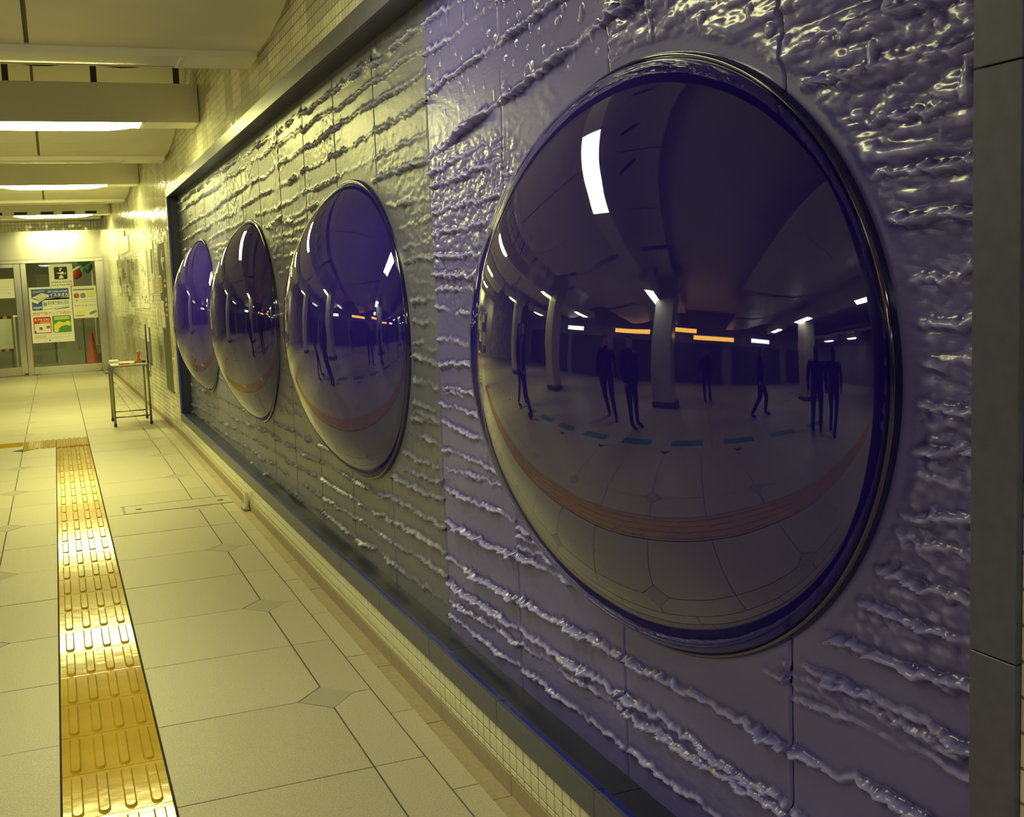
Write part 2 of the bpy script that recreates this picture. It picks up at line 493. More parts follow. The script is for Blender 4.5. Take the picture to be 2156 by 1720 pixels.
SEAM = [.949 + .621 * k for k in range(17)]
RN = random.Random(5)
def panel_ridges(p, ya, yb):
    """(z at mid, slope, height, width, start, end, id) of the raised seams that cross one panel"""
    ym = (ya + yb) / 2
    R = []
    def add(z, sl=0.0, h=.014, w=.013, a=None, b=None, k=None, jit=.006):
        R.append((z + RN.uniform(-jit, jit), sl, h, w, ya if a is None else a, yb if b is None else b, (100 + 40 * p + len(R)) if k is None else k))
    if ym < 3.43:
        for k, (z3, sl, h, w) in enumerate(((2.36, -.02, .012, .012), (2.27, -.03, .016, .013), (2.145, -.04, .020, .015), (1.925, -.125, .026, .017),
                                            (.632, -.045, .024, .014), (.492, -.045, .026, .014), (.405, -.03, .022, .013), (.345, -.055, .018, .011), (.300, -.01, .014, .010))):
            add(z3 + sl * (ym - 3.4), sl, h, w, None, None, k, 0)
        if ym > 2.75: add(1.89, -.03, .016, .012)
        if ym < 2.7: add(.74, -.03, .014, .010); add(.70, -.02, .010, .010)
    else:
        for k, z in enumerate((2.37, 2.29, 2.20, 2.09, 1.985, 1.90)):
            add(z + (.0 if z > 2.22 else -.016 * (ym - 4.5)), -.016, RN.uniform(.014, .024), RN.uniform(.011, .016), None, None, 20 + k, .004)
        for k, z in enumerate((.305, .40, .49, .585, .68)):
            add(z - .024 * (ym - 4.5), -.024, RN.uniform(.016, .025), RN.uniform(.010, .014), None, None, 30 + k, .004)
    z = .76
    while z < 1.87:
        n = 1 + (RN.random() < .45)
        for q in range(n):
            a = ya + RN.random() * .35 * (q > 0); b = yb - RN.random() * .3 * (n > 1 and q == 0)
            add(z, RN.uniform(-.05, .05), RN.uniform(.008, .019) * (1.5 if ym < 1.6 else 1), RN.uniform(.008, .013), a, b)
        z += RN.uniform(.05, .095)
    return R

def relief_height(Y, Z, ridges, p):
    H = .0012 * fbm(Y * 6, Z * 9, 3) + .0008 * fbm(Y * 30, Z * 45, 9, 3)
    rough = smooth(.70, .9, Z) * (1 - smooth(1.80, 1.98, Z))
    ymid = float(Y.mean())
    wl = np.clip(vnoise(Y * 3.1, Z * 4.2, 41) * 1.9 - .55, 0, 1)
    H += rough * wl * (.010 * np.abs(fbm(Y * 10, Z * 24, 21)) + .009 * np.abs(fbm(Y * 26, Z * 50, 22)))
    if ymid < 2.0:
        tz = smooth(1.45, 1.66, Z) * (1 - smooth(2.3, 2.4, Z))
        H += tz * (.026 * np.abs(fbm(Y * 4 + Z * 2, Z * 15, 31)) + .009 * np.abs(fbm(Y * 12, Z * 30, 32)) + .006 * smooth(.78, .9, vnoise(Y * 38, Z * 38, 52)))
    if ymid < 3.4:
        hi = smooth(1.98, 2.1, Z) * (1 - .6 * smooth(2.6, 3.2, Y))
        H += hi * .007 * smooth(.80, .93, vnoise(Y * 42, Z * 42, 51))
    else:
        hi = smooth(1.85, 1.95, Z)
        H += hi * .006 * np.clip(vnoise(Y * 2.5, Z * 5, 43) * 2 - .8, 0, 1) * np.abs(fbm(Y * 16, Z * 34, 44)) * 2
    for (zc, sl, h, w, a, b, k) in ridges:
        c = zc + sl * (Y - (SEAM[p] + .31)) + .020 * fbm(Y * 3.0, np.full_like(Y, k * 3.1), 60, 3) + .012 * fbm(Y * 20, np.full_like(Y, k * 1.7), 61, 3) + .011 * fbm(Y * 62, Z * 12 + k * 1.9, 65, 3)
        d = Z - c
        ww = w * (.45 + .9 * vnoise(Y * 18, np.full_like(Y, k * 2.3), 62))
        t = np.clip(1 + d / (ww * .55), 0, 1)
        prof = np.where(d > 0, np.exp(-(d / (ww * .75)) ** 2), t * t * (3 - 2 * t))
        amp = h * np.clip(-.05 + 1.5 * vnoise(Y * 7, np.full_like(Y, k * 5.3), 63), .12, 1.25) * (.55 + .9 * vnoise(Y * 48, Z * 48, 64))
        ends = 1.0
        if a > SEAM[p] + .13 or b < SEAM[p] + .6: ends = smooth(a - .001, a + .03, Y) * (1 - smooth(b - .03, b + .001, Y))
        H = np.maximum(H, H * .5 + prof * amp * ends)
    flat = np.ones_like(H)
    for (yc, zc, ry, rz) in DOMES:
        e = np.sqrt(((Y - yc) / ry) ** 2 + ((Z - zc) / rz) ** 2)
        flat *= smooth(1.025, 1.055 + .05 * vnoise(Y * 6, Z * 6, 71), e)
    return H * flat + .0005

mural = thing('relief_mural', 'long blue glazed relief mural of rough horizontal ridges in the wall niche', 'mural', (B, 0, 0))
for p in range(16):
    ya, yb = SEAM[p] + .0012, SEAM[p + 1] - .0012
    ya = max(ya, 1.05)
    yb = min(yb, Y1 + .002)
    if yb - ya < .02: continue
    st = .0042 if p < 4 else (.0062 if p < 7 else .010)
    ny = max(8, int((yb - ya) / st)); nz = int((ZT - ZB) / st)
    yy = np.linspace(ya, yb, ny); zz = np.linspace(ZB - .004, ZT + .004, nz)
    Yg, Zg = np.meshgrid(yy, zz)
    H = relief_height(Yg, Zg, panel_ridges(p, ya, yb), p)
    edge = np.minimum(Yg - ya, yb - Yg)
    H = H * smooth(-.003, .004, edge) - .003 * (1 - smooth(0, .003, edge))
    co = np.stack([-H, Yg, Zg], -1).reshape(-1, 3)
    idx = np.arange(ny * nz).reshape(nz, ny)
    q = np.stack([idx[:-1, :-1], idx[1:, :-1], idx[1:, 1:], idx[:-1, 1:]], -1).reshape(-1, 4)
    me = bpy.data.meshes.new('relief_panel')
    me.vertices.add(len(co)); me.vertices.foreach_set('co', co.ravel())
    me.loops.add(q.size); me.loops.foreach_set('vertex_index', q.ravel().astype(np.int32))
    me.polygons.add(len(q)); me.polygons.foreach_set('loop_start', np.arange(0, q.size, 4, dtype=np.int32))
    me.polygons.foreach_set('use_smooth', np.ones(len(q), dtype=bool))
    me.update(calc_edges=True)
    # highlights painted pale on the crests, shade painted dark in the hollows
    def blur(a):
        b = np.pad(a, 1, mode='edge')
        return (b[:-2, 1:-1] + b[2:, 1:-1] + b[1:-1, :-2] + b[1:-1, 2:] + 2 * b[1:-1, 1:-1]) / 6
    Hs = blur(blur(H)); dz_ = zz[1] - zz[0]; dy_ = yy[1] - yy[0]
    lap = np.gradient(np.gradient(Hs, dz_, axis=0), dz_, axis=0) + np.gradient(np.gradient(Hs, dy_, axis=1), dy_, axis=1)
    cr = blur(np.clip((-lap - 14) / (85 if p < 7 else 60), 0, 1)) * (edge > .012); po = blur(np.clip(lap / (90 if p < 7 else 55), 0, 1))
    for nm_, ar in (('crest_light', cr), ('hollow_shade', po)):
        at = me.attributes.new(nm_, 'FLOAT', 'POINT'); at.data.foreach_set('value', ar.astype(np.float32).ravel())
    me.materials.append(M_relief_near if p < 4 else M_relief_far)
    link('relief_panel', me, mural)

# ------------------------------------------------------------------ mirror domes
dl = ['largest and nearest of the four dark blue mirror domes on the mural',
      'second mirror dome from the camera, between the largest dome and the two small ones',
      'third mirror dome from the camera along the mural',
      'farthest and narrowest-looking mirror dome beside the far end of the mural']
for (yc, zc, ry, rz), lab, DEP in zip(DOMES, dl, DEPTH):
    t = thing('mirror_dome', lab, 'dome', (B, yc, zc), 'four mirror domes on the mural')
    nr, na = 48, 160
    vs, fs = [(-DEP - .012, 0, 0)], []
    rr = 1 - (1 - np.linspace(0, 1, nr)) ** 1.8
    for i in range(1, nr):
        r = rr[i] * .985
        x = -.012 - DEP * (1 - min(1, r / .985) ** 2) ** .7
        for k in range(na):
            a = 2 * PI * k / na
            vs.append((x, ry * r * math.cos(a), rz * r * math.sin(a)))
    for k in range(na): fs.append((0, 1 + k, 1 + (k + 1) % na))
    for i in range(nr - 2):
        for k in range(na):
            k2 = (k + 1) % na
            fs.append((1 + i * na + k, 1 + (i + 1) * na + k, 1 + (i + 1) * na + k2, 1 + i * na + k2))
    link('dome_shell', mesh('dome_shell', vs, fs, M_dome, True), t)
    prof = [(.980, -.006), (.984, -.014), (.990, -.018), (.997, -.016), (1.001, -.010), (1.002, .004)]
    vs, fs = [], []
    for (r, x) in prof:
        for k in range(na):
            a = 2 * PI * k / na
            vs.append((x, ry * r * math.cos(a), rz * r * math.sin(a)))
    for i in range(len(prof) - 1):
        for k in range(na):
            k2 = (k + 1) % na
            fs.append((i * na + k, (i + 1) * na + k, (i + 1) * na + k2, i * na + k2))
    link('rim', mesh('rim', vs, fs, M_domerim, True), t)

# ------------------------------------------------------------------ ceiling
ce = link('ceiling', mesh('ceiling', [(-10, -8, HT), (1.4, -8, HT), (1.4, 27, HT), (-10, 27, HT)], [(3, 2, 1, 0)], M_ceil))
struct(ce, 'pale ceiling of curved enamel panels over the passage')
PROF = [(0, 0), (.3, .006), (.6, .045), (.95, .115), (1.25, .205), (1.6, .34), (2.0, .50), (2.4, .60), (2.9, .66)]
def scoop(x0, x1, ye, ze, wall=False, parent=ce, m=None, name='ceiling_panel'):
    n = len(PROF)
    vs = []
    for x in (0, 1):
        for (d, dz) in PROF:
            yy = ye - d
            xx = (x0 if x == 0 else (WX(yy) - .022 if wall else x1))
            vs.append((xx, yy, ze + dz))
    vs += [(a, b, c + .025) for a, b, c in vs]
    fs = []
    for i in range(n - 1):
        fs.append((i, i + 1, n + i + 1, n + i))
        fs.append((2 * n + i, 3 * n + i, 3 * n + i + 1, 2 * n + i + 1))
        fs.append((i, 2 * n + i, 2 * n + i + 1, i + 1)); fs.append((n + i, n + i + 1, 3 * n + i + 1, 3 * n + i))
    fs.append((0, n, 3 * n, 2 * n)); fs.append((n - 1, 3 * n - 1, 4 * n - 1, 2 * n - 1))
    me = mesh(name, vs, fs, m or M_ceil, False)
    link(name, me, parent)
EDGE = [(.60, 2.74), (5.66, 2.755), (10.55, 2.815), (15.35, 2.82), (20.6, 2.955)]
for ye, ze in EDGE:
    scoop(-.02, 1.1, ye, ze, True)
    scoop(-1.25, -.042, ye, ze)
    scoop(-2.48, -1.272, ye, ze)
    scoop(-.05, -.012, ye - .004, ze + .012, False, ce, M_ceilgap, 'panel_joint')
for ye, ze in ((-4.5, 2.74),):
    scoop(-2.48, 1.1, ye, ze, True)
for x in (-5.6, -8.8):
    for ye, ze in EDGE[:3] + [(-4.5, 2.74)]:
        scoop(x, x + 2.9, ye, ze)

def lamp_lens(name, sx, sy, drop, m):
    """shallow bowed diffuser: flat on top, curved below"""
    n = 8
    vs = []
    for ix in range(13):
        u = -1 + 2 * ix / 12
        e = (1 - abs(u) ** 6)
        for k in range(n + 1):
            w = -1 + 2 * k / n
            vs.append((u * sx / 2, w * sy / 2, -drop * e * (1 - w * w)))
    fs = []
    for ix in range(12):
        for k in range(n):
            a = ix * (n + 1) + k
            fs.append((a, a + 1, a + n + 2, a + n + 1))
    return mesh(name, vs, fs, m, True)

LABN = {}
def ceiling_lamp(x0, x1, y, z, lit, label, group, straps=(), vents=(), xl=(-.52, .72)):
    t = thing('ceiling_lamp', label, 'lamp', (x0, y, z), group)
    o = (x0, y, z)
    dpt, hh = .30, .29 if lit else .055
    y0, y1 = y, y + dpt
    # trough: front, back, top, two soffit ends
    box('front_panel', x0, x1, y0, y0 + .012, z, z + hh, M_housing, t, .002, o)
    box('back_panel', x0, x1, y1 - .012, y1, z, z + hh, M_housing, t, .002, o)
    box('top_panel', x0, x1, y0 + .012, y1 - .012, z + hh - .012, z + hh, M_housing, t, 0, o)
    box('soffit', x0, xl[0] - .03, y0 + .012, y1 - .012, z + .002, z + .014, M_housing, t, 0, o)
    box('soffit', xl[1] + .03, x1, y0 + .012, y1 - .012, z + .002, z + .014, M_housing, t, 0, o)
    box('end_panel', x0, x0 + .006, y0 + .012, y1 - .012, z + .014, z + hh - .012, M_housing, t, 0, o)
    box('end_panel', x1 - .006, x1, y0 + .012, y1 - .012, z + .014, z + hh - .012, M_housing, t, 0, o)
    box('end_trim', xl[0] - .03, xl[0], y0 + .012, y1 - .012, z - .004, z + .01, M_lamp_off, t, .002, o)
    box('end_trim', xl[1], xl[1] + .03, y0 + .012, y1 - .012, z - .004, z + .01, M_lamp_off, t, .002, o)
    d = link('diffuser', lamp_lens('diffuser', xl[1] - xl[0], dpt - .024, .045 if lit else .012, lit if lit else M_lamp_off), t, ((xl[0] + xl[1]) / 2 - o[0], dpt / 2, .006))
    for s in straps:
        box('hanger_strap', s - .022, s + .022, y + .03, y + .055, z + hh, z + hh + .42, M_strap, t, 0, o)
    for (a, b_) in vents:
        box('vent_slot', a, b_, y - .004, y + .002, z + .012, z + .055, M_black, t, 0, o)
    return t
GL = 'lit lamp beams across the passage ceiling'
ceiling_lamp(-2.4, WX(8.2) - .001, 8.2, 2.772, M_lamp_f, 'lit lamp beam hung on dark straps, nearest in view', GL, (-1.4, -.8, -.21, .4, 1.0))
_l1 = [o for o in bpy.data.objects if o.name == 'ceiling_lamp'][0]
link('cable', tube_me('cable', [(0.3 + .1 * k, .04, .42 + .012 * math.sin(k * 1.1)) for k in range(32)], .006, M_strap, 6), _l1)
ceiling_lamp(-2.4, WX(13.45) - .004, 13.45, 2.835, M_lamp_f, 'second lit lamp beam, before the beam with black vents', GL, (-.8, -.21, .4, .95))
ceiling_lamp(-2.4, WX(18.45) - .005, 18.45, 2.842, M_lamp_f, 'farthest lit lamp beam with black vent slots on its front', GL, (-.2, .4),
             ((-.86, -.69), (-.51, -.31), (-.10, .10), (.235, .436), (.60, .78)))
ceiling_lamp(-2.4, W - .001, 3.1, 2.76, M_lamp_n, 'lit lamp beam above the nearest mirror dome', 'lit lamp beams outside the view', (-.21, .4, 1.0))
ceiling_lamp(-2.4, W - .012, -1.95, 2.76, M_lamp_c, 'lit lamp beam behind the camera', 'lit lamp beams outside the view', (-.21, .4, 1.0))
GU = 'unlit lamp troughs at the ceiling panel edges'
for (ye, ze), lab in zip(EDGE, ['unlit lamp trough overhead behind the view', 'unlit lamp trough at the nearest ceiling panel edge', 'unlit lamp trough between the first two lit beams',
                                'unlit lamp trough between the second and farthest lit beams', 'unlit lamp trough just before the office doors']):
    ceiling_lamp(-2.4, WX(ye) - .03, ye, ze - .035, None, lab, GU)
for i, x in enumerate((-4.2, -7.4)):
    for k, yy in enumerate((-6.5, -1.95, 3.1, 8.2, 13.45)):
        ceiling_lamp(x - 1.3, x + 1.3, yy, 2.77, M_lamp_c if (yy < 8 or i) else M_lamp_w, '%s lit lamp beam of the %s concourse row mirrored in the domes' % (('first', 'second', 'third', 'fourth', 'fifth')[k], ('nearer', 'farther')[i]), 'concourse lamp beams', (x - .6, x + .6), (), (x - .62, x + .62))

# ------------------------------------------------------------------ tactile paving strip
ts = thing('tactile_strip', 'yellow tactile guide strip with raised bars set in the stone floor', 'tactile paving', (0, 0, 0))
TW, TP = .311, .300
bar_me = None
def bar_mesh(l, w, h):
    n = 6
    prof = []
    for k in range(n + 1): prof.append((-w / 2 + w / 2 * (1 - math.cos(PI * k / n)), -l / 2 + (w / 2) * (1 - math.sin(PI * k / n)) - 0))
    pts = [(x, yy) for x, yy in prof] + [(-x, -yy) for x, yy in prof]
    vs = [(x, yy, 0) for x, yy in pts] + [(x * .72, yy * (1 - .14 * w / l * 2), h) for x, yy in pts]
    m_ = len(pts)
    fs = [(k, (k + 1) % m_, m_ + (k + 1) % m_, m_ + k) for k in range(m_)] + [tuple(range(m_, 2 * m_))]
    return mesh('raised_bar', vs, fs, M_tactile)
bar_me = bar_mesh(.276, .036, .008)
bar_short = bar_mesh(.292, .030, .008)
tile_me = box_me('tactile_tile', TW - .002, TP - .002, .02, M_tactile, .0012)
def tactile(x, y, bars=4, rot=0, bm_=bar_me, pitch=.075):
    o = link('tactile_tile', tile_me, ts, (x, y, -.0185))
    o.rotation_euler = (random.uniform(-.0022, .0022), random.uniform(-.002, .002), rot)
    for k in range(bars):
        b = link('raised_bar', bm_, o, ((k - (bars - 1) / 2) * pitch, 0, .0195))
y = 3.3413 - .3 * 28 + .15
while y + .15 < 10.95:
    tactile(.0625, y); y += .3
for yy in (11.095, 11.39):
    tactile(.0625, yy, 6, 0, bar_short, .05); tactile(-.2505, yy, 6, 0, bar_short, .05)
for k in range(4):
    tactile(-.56 - .301 * k, 11.385, 4, PI / 2)

# ------------------------------------------------------------------ drain cover and bracket on the floor edge
dc = thing('drain_cover', 'long two-piece stone drain cover set across the floor to the wall', 'drain cover', (.34, 7.27, 0))
o_ = (.34, 7.27, 0)
box('cover_plate', .352, .722, 7.285, 7.535, -.01, .0016, M_stone2, dc, .001, o_)
box('cover_plate', .728, 1.078, 7.285, 7.535, -.01, .0016, M_stone2, dc, .001, o_)
for k in range(3): box('end_slat', .334 + .006 * k, .337 + .006 * k, 7.285, 7.535, -.01, .0018, M_dgrey, dc, 0, o_)
box('rim', .33, 1.08, 7.276, 7.283, -.01, .0018, M_dgrey, dc, 0, o_); box('rim', .33, 1.08, 7.537, 7.544, -.01, .0018, M_dgrey, dc, 0, o_)
for x in (.442, 1.006):
    link('lifting_hole', lathe_me('lifting_hole', [(.022, 0), (.022, .0012), (.014, .0014)], M_dgrey, 16), dc, (x - o_[0], 7.40 - o_[1], .0016))
bk = thing('pipe_bracket', 'chipped cream bracket standing at the wall base by the drain cover', 'bracket', (1.135, 7.02, 0))
box('upright', 1.118, 1.142, 7.0, 7.03, -.008, .115, M_tile, bk, .006, (1.135, 7.02, 0))
box('upright', 1.122, 1.142, 7.05, 7.075, -.008, .085, M_tile, bk, .006, (1.135, 7.02, 0))
box('foot', 1.10, 1.142, 6.97, 7.10, -.009, .012, M_gutter, bk, .004, (1.135, 7.02, 0))

# ------------------------------------------------------------------ end wall, steel doors
we = bpy.data.objects.new('wall_end', None); COL.objects.link(we)
tag(we, 'end wall with a tiled band over the steel door front', None, None, 'structure')
box('tile_band', -3.2, 1.2, YD - .02, YD + .2, 2.765, HT, M_tileend, we)
box('side_wall', -10, -3.2, YD - .02, YD + .2, 0, HT, M_tileend, we)
hd = box('header_panel', -3.2, .955, YD - .03, YD + .1, 2.225, 2.762, M_steel, we)
box('header_trim', -3.2, .955, YD - .036, YD + .1, 2.155, 2.222, M_steel, we, .003)
d1 = bpy.data.objects.new('door_1', None); COL.objects.link(d1); d1.location = (.2, YD, 0)
tag(d1, 'fixed glass panel of the office front carrying the notices', None, None, 'structure')
od = (.2, YD, 0)
box('stile', .797, .955, YD - .03, YD + .06, 0, 2.153, M_steel, d1, .003, od)
box('stile', -.565, -.467, YD - .03, YD + .06, 0, 2.153, M_steel, d1, .003, od)
box('bottom_rail', -.465, .795, YD - .028, YD + .05, .0, .158, M_steel, d1, .003, od)
box('pane', -.465, .795, YD + .005, YD + .013, .158, 2.153, M_glass, d1, 0, od)
box('bracket', -.64, -.57, YD - .05, YD - .03, .012, .045, M_dgrey, d1, .003, od)
d2_ = bpy.data.objects.new('door_2', None); COL.objects.link(d2_); d2_.location = (-1.2, YD, 0)
tag(d2_, 'sliding steel and glass door beside the notice panel', None, None, 'structure')
od2 = (-1.2, YD, 0)
box('stile', -.692, -.575, YD - .005, YD + .05, .01, 2.15, M_steel, d2_, .003, od2)
box('stile', -1.95, -1.83, YD - .005, YD + .05, .01, 2.15, M_steel, d2_, .003, od2)
box('bottom_rail', -1.83, -.694, YD - .003, YD + .045, .01, .175, M_steel, d2_, .003, od2)
box('top_rail', -1.83, -.694, YD - .003, YD + .045, 2.08, 2.15, M_steel, d2_, .003, od2)
box('pane', -1.83, -.694, YD + .015, YD + .023, .175, 2.08, M_glass, d2_, 0, od2)
box('side_wall', -3.2, -1.95, YD - .01, YD + .15, 0, 2.2, M_steel, we)

# ------------------------------------------------------------------ notices on the glass
C_blue = mat('print_blue', (.03, .09, .36), .5); C_red = mat('print_red', (.55, .05, .03), .5); C_org = mat('print_orange', (.75, .30, .06), .5)
C_grn = mat('print_green', (.10, .30, .04), .5); C_yel = mat('print_yellow', (.85, .80, .12), .5); C_lyel = mat('print_pale_yellow', (.88, .87, .45), .5)
C_grey = mat('print_grey', (.28, .28, .27), .5); C_lg = mat('print_light_grey', (.6, .6, .57), .5); C_brn = mat('print_brown', (.33, .14, .08), .5)
C_bei = mat('print_beige', (.74, .70, .58), .5); C_pur = mat('print_violet', (.12, .1, .3), .5)
def rrect(w, h, r=0.0, n=4):
    if r <= 0: return [(0, 0), (w, 0), (w, h), (0, h)]
    p = []
    for cx, cy, a0 in ((w - r, r, -PI / 2), (w - r, h - r, 0), (r, h - r, PI / 2), (r, r, PI)):
        for k in range(n + 1):
            a = a0 + PI / 2 * k / n
            p.append((cx + r * math.cos(a), cy + r * math.sin(a)))
    return p
class Sheet:
    """a flat printed sheet hanging in a plane of constant y; u to the right, v down from the top, both 0..1"""
    def __init__(self, name, label, x0, x1, z0, z1, y, group=None, m=M_paper):
        self.w, self.h, self.y, self.x0, self.z1 = x1 - x0, z1 - z0, y, x0, z1
        self.t = thing(name, label, 'notice', (x0, y, z0), group)
        box('paper', x0, x1, y - .0015, y, z0, z1, m, self.t, 0, (x0, y, z0))
        self.k = 0
    def put(self, name, pts, m, lay):
        """pts in sheet metres from lower left"""
        d = -.0016 - .0004 * lay
        n = len(pts)
        vs = [(a, d, b) for a, b in pts]
        link(name, mesh(name, vs, [tuple(range(n))], m), self.t)
    def rect(self, name, u0, u1, v0, v1, m, lay=1, r=0):
        w, h = (u1 - u0) * self.w, (v1 - v0) * self.h
        self.put(name, [(a + u0 * self.w, b + (1 - v1) * self.h) for a, b in rrect(w, h, r)], m, lay)
    def poly(self, name, uv, m, lay=1):
        self.put(name, [(a * self.w, (1 - b) * self.h) for a, b in uv], m, lay)
    def text(self, body, u0, u1, v0, v1, m, lay=3, bold=.0):
        me = text_me('lettering', body, m, (u1 - u0) * self.w, (v1 - v0) * self.h, bold=bold)
        o = link('lettering', me, self.t, (u0 * self.w, -.0016 - .0004 * lay, (1 - v1) * self.h))
        o.rotation_euler = (PI / 2, 0, 0)

YG = YD + .003
s = Sheet('lost_property_sign', 'square white lost and found sign with black umbrella pictogram', -.058, .378, 1.690, 2.120, YG, 'notices on the office glass')
s.rect('pictogram', .215, .77, .125, .685, M_black, 1, .018)
s.text('?', .425, .56, .165, .33, M_paper, 3, .03)
s.poly('umbrella', [(.28, .405), (.50, .37), (.625, .33), (.60, .40), (.625, .47), (.50, .445)], M_paper, 2)
s.poly('umbrella_handle', [(.61, .392), (.715, .392), (.72, .43), (.70, .46), (.66, .455), (.66, .44), (.69, .44), (.695, .41), (.61, .412)], M_paper, 2)
s.poly('bag', [(.40, .645), (.43, .54), (.465, .515), (.545, .515), (.58, .54), (.60, .645)], M_paper, 2)
s.poly('bag_handle', [(.465, .52), (.475, .48), (.535, .48), (.545, .52), (.53, .52), (.52, .495), (.49, .495), (.48, .52)], M_paper, 2)
s.text('お忘れもの承り所', .08, .95, .755, .855, M_black, 2, .012)
s.text('Lost & Found Office', .08, .95, .895, .965, M_black, 2, .012)

s = Sheet('goods_poster', 'tall white goods poster with blue towel advert, red box and green box', -.452, .320, .615, 1.690, YG, 'notices on the office glass')
s.rect('blue_field', .055, .945, .035, .235, C_blue, 1, .02)
s.rect('blue_field', .055, .30, .20, .415, C_blue, 1, .02)
s.rect('white_field', .30, .945, .20, .235, M_paper, 2)
s.poly('white_field', [(.30, .22), (.945, .185), (.945, .24), (.30, .24)], M_paper, 2)
s.text('都営三田線6300形車両', .44, .92, .070, .105, M_paper, 3, .01)
s.text('フェイスタオル', .30, .94, .115, .180, M_paper, 4, .03)
for k in range(2): s.poly('small_print', [(.08, .075 + .02 * k), (.38, .055 + .02 * k), (.38, .062 + .02 * k), (.08, .082 + .02 * k)], C_lg, 3)
s.poly('towel_box', [(.05, .185), (.30, .105), (.46, .14), (.20, .225)], C_bei, 3)
s.poly('towel_box_side', [(.05, .185), (.20, .225), (.20, .30), (.05, .255)], M_paper, 3)
s.poly('towel_box_side', [(.20, .225), (.46, .14), (.46, .19), (.20, .30)], C_lg, 3)
s.poly('towel_box_edge', [(.05, .183), (.20, .222), (.20, .235), (.05, .197)], M_black, 4)
s.poly('towel_box_edge', [(.20, .285), (.46, .178), (.46, .19), (.20, .30)], M_black, 4)
s.text('700円', .075, .285, .345, .395, M_paper, 3, .02)
s.poly('rule', [(.68, .222), (.93, .205), (.93, .220), (.68, .237)], M_black, 3)
s.text('東京都交通局三田線', .42, .93, .255, .325, C_grey, 3, .02)
s.rect('emblem', .325, .40, .275, .345, C_grey, 3, .02)
s.poly('rule', [(.30, .405), (.93, .352), (.93, .357), (.30, .410)], M_black, 3)
s.poly('rule', [(.58, .405), (.93, .372), (.93, .387), (.58, .413)], M_black, 3)
s.text('都営交通グッズ発売中!', .05, .955, .445, .505, C_org, 3, .02)
s.rect('red_field', .055, .47, .535, .83, C_red, 1, .02)
s.rect('white_field', .075, .45, .655, .815, M_paper, 2, .01)
s.rect('orange_field', .20, .45, .615, .655, C_org, 2)
s.text('カプセルRC', .075, .44, .562, .605, M_paper, 3, .02)
s.rect('toy_picture', .18, .255, .715, .765, C_brn, 3, .008); s.rect('toy_picture', .35, .44, .70, .745, C_brn, 3, .004)
s.poly('ribbon', [(.055, .79), (.095, .775), (.11, .815), (.07, .835)], C_pur, 3)
s.rect('green_field', .50, .945, .525, .83, C_grn, 1, .02)
s.poly('yellow_patch', [(.53, .69), (.60, .655), (.66, .625), (.76, .655), (.88, .62), (.94, .66), (.92, .72), (.80, .70), (.68, .735), (.62, .82), (.53, .82)], C_yel, 2)
s.poly('green_patch', [(.63, .76), (.72, .715), (.85, .70), (.93, .735), (.93, .80), (.80, .815), (.66, .81)], C_grn, 3)
for k in range(2): s.rect('small_print', .55, .91, .545 + .03 * k, .562 + .03 * k, C_lyel, 2)
for v_, u1 in ((.855, .93), (.872, .35), (.905, .90), (.925, .62)):
    s.rect('small_print', .06, u1, v_, v_ + .006, C_lg, 2)
s.rect('orange_rule', .06, .33, .888, .898, C_org, 2)
s.rect('stamp_mark', .39, .42, .955, .972, M_black, 2)

s = Sheet('price_sheet', 'smaller pale notice with grey pictures and yellow boxes, right of the tall poster', .335, .787, 1.053, 1.678, YG - .002, 'notices on the office glass', mat('paper_yellowish', (.86, .85, .70), .5))
s.rect('heading', .05, .92, .085, .135, C_grey, 2)
s.rect('picture', .06, .29, .215, .375, C_brn, 2, .04); s.rect('picture', .33, .55, .215, .375, C_grey, 2, .04)
s.rect('yellow_box', .58, .96, .20, .29, C_yel, 1)
s.rect('small_print', .62, .90, .32, .335, C_lg, 2); s.rect('small_print', .12, .22, .42, .455, C_grey, 2); s.rect('small_print', .33, .9, .43, .44, C_lg, 2)
s.rect('rule', .02, .98, .487, .494, C_grey, 2)
s.text('トレインショーティー', .08, .93, .57, .635, M_black, 2, .01)
s.rect('rule', .06, .93, .66, .664, C_lg, 2); s.rect('rule', .06, .93, .755, .759, C_lg, 2)
s.rect('yellow_box', .14, .53, .785, .875, C_yel, 1)
s.poly('train_picture', [(.66, .84), (.78, .79), (.96, .765), (.96, .84), (.70, .91), (.66, .89)], C_grey, 2)
s.rect('rule', .08, .45, .905, .935, C_grey, 2); s.rect('emblem', .87, .93, .935, .96, C_grey, 2)

s = Sheet('door_notice', 'plain white notice on the sliding door with faint lines of print', -1.25, -.702, 1.507, 1.876, YD + .012, 'notices on the office glass')
for k in range(4): s.rect('small_print', .55, .86 - .05 * (k % 2), .28 + .14 * k, .295 + .14 * k, C_lyel if k == 0 else C_lg, 2)
s.rect('emblem', .80, .86, .73, .77, C_grey, 2)

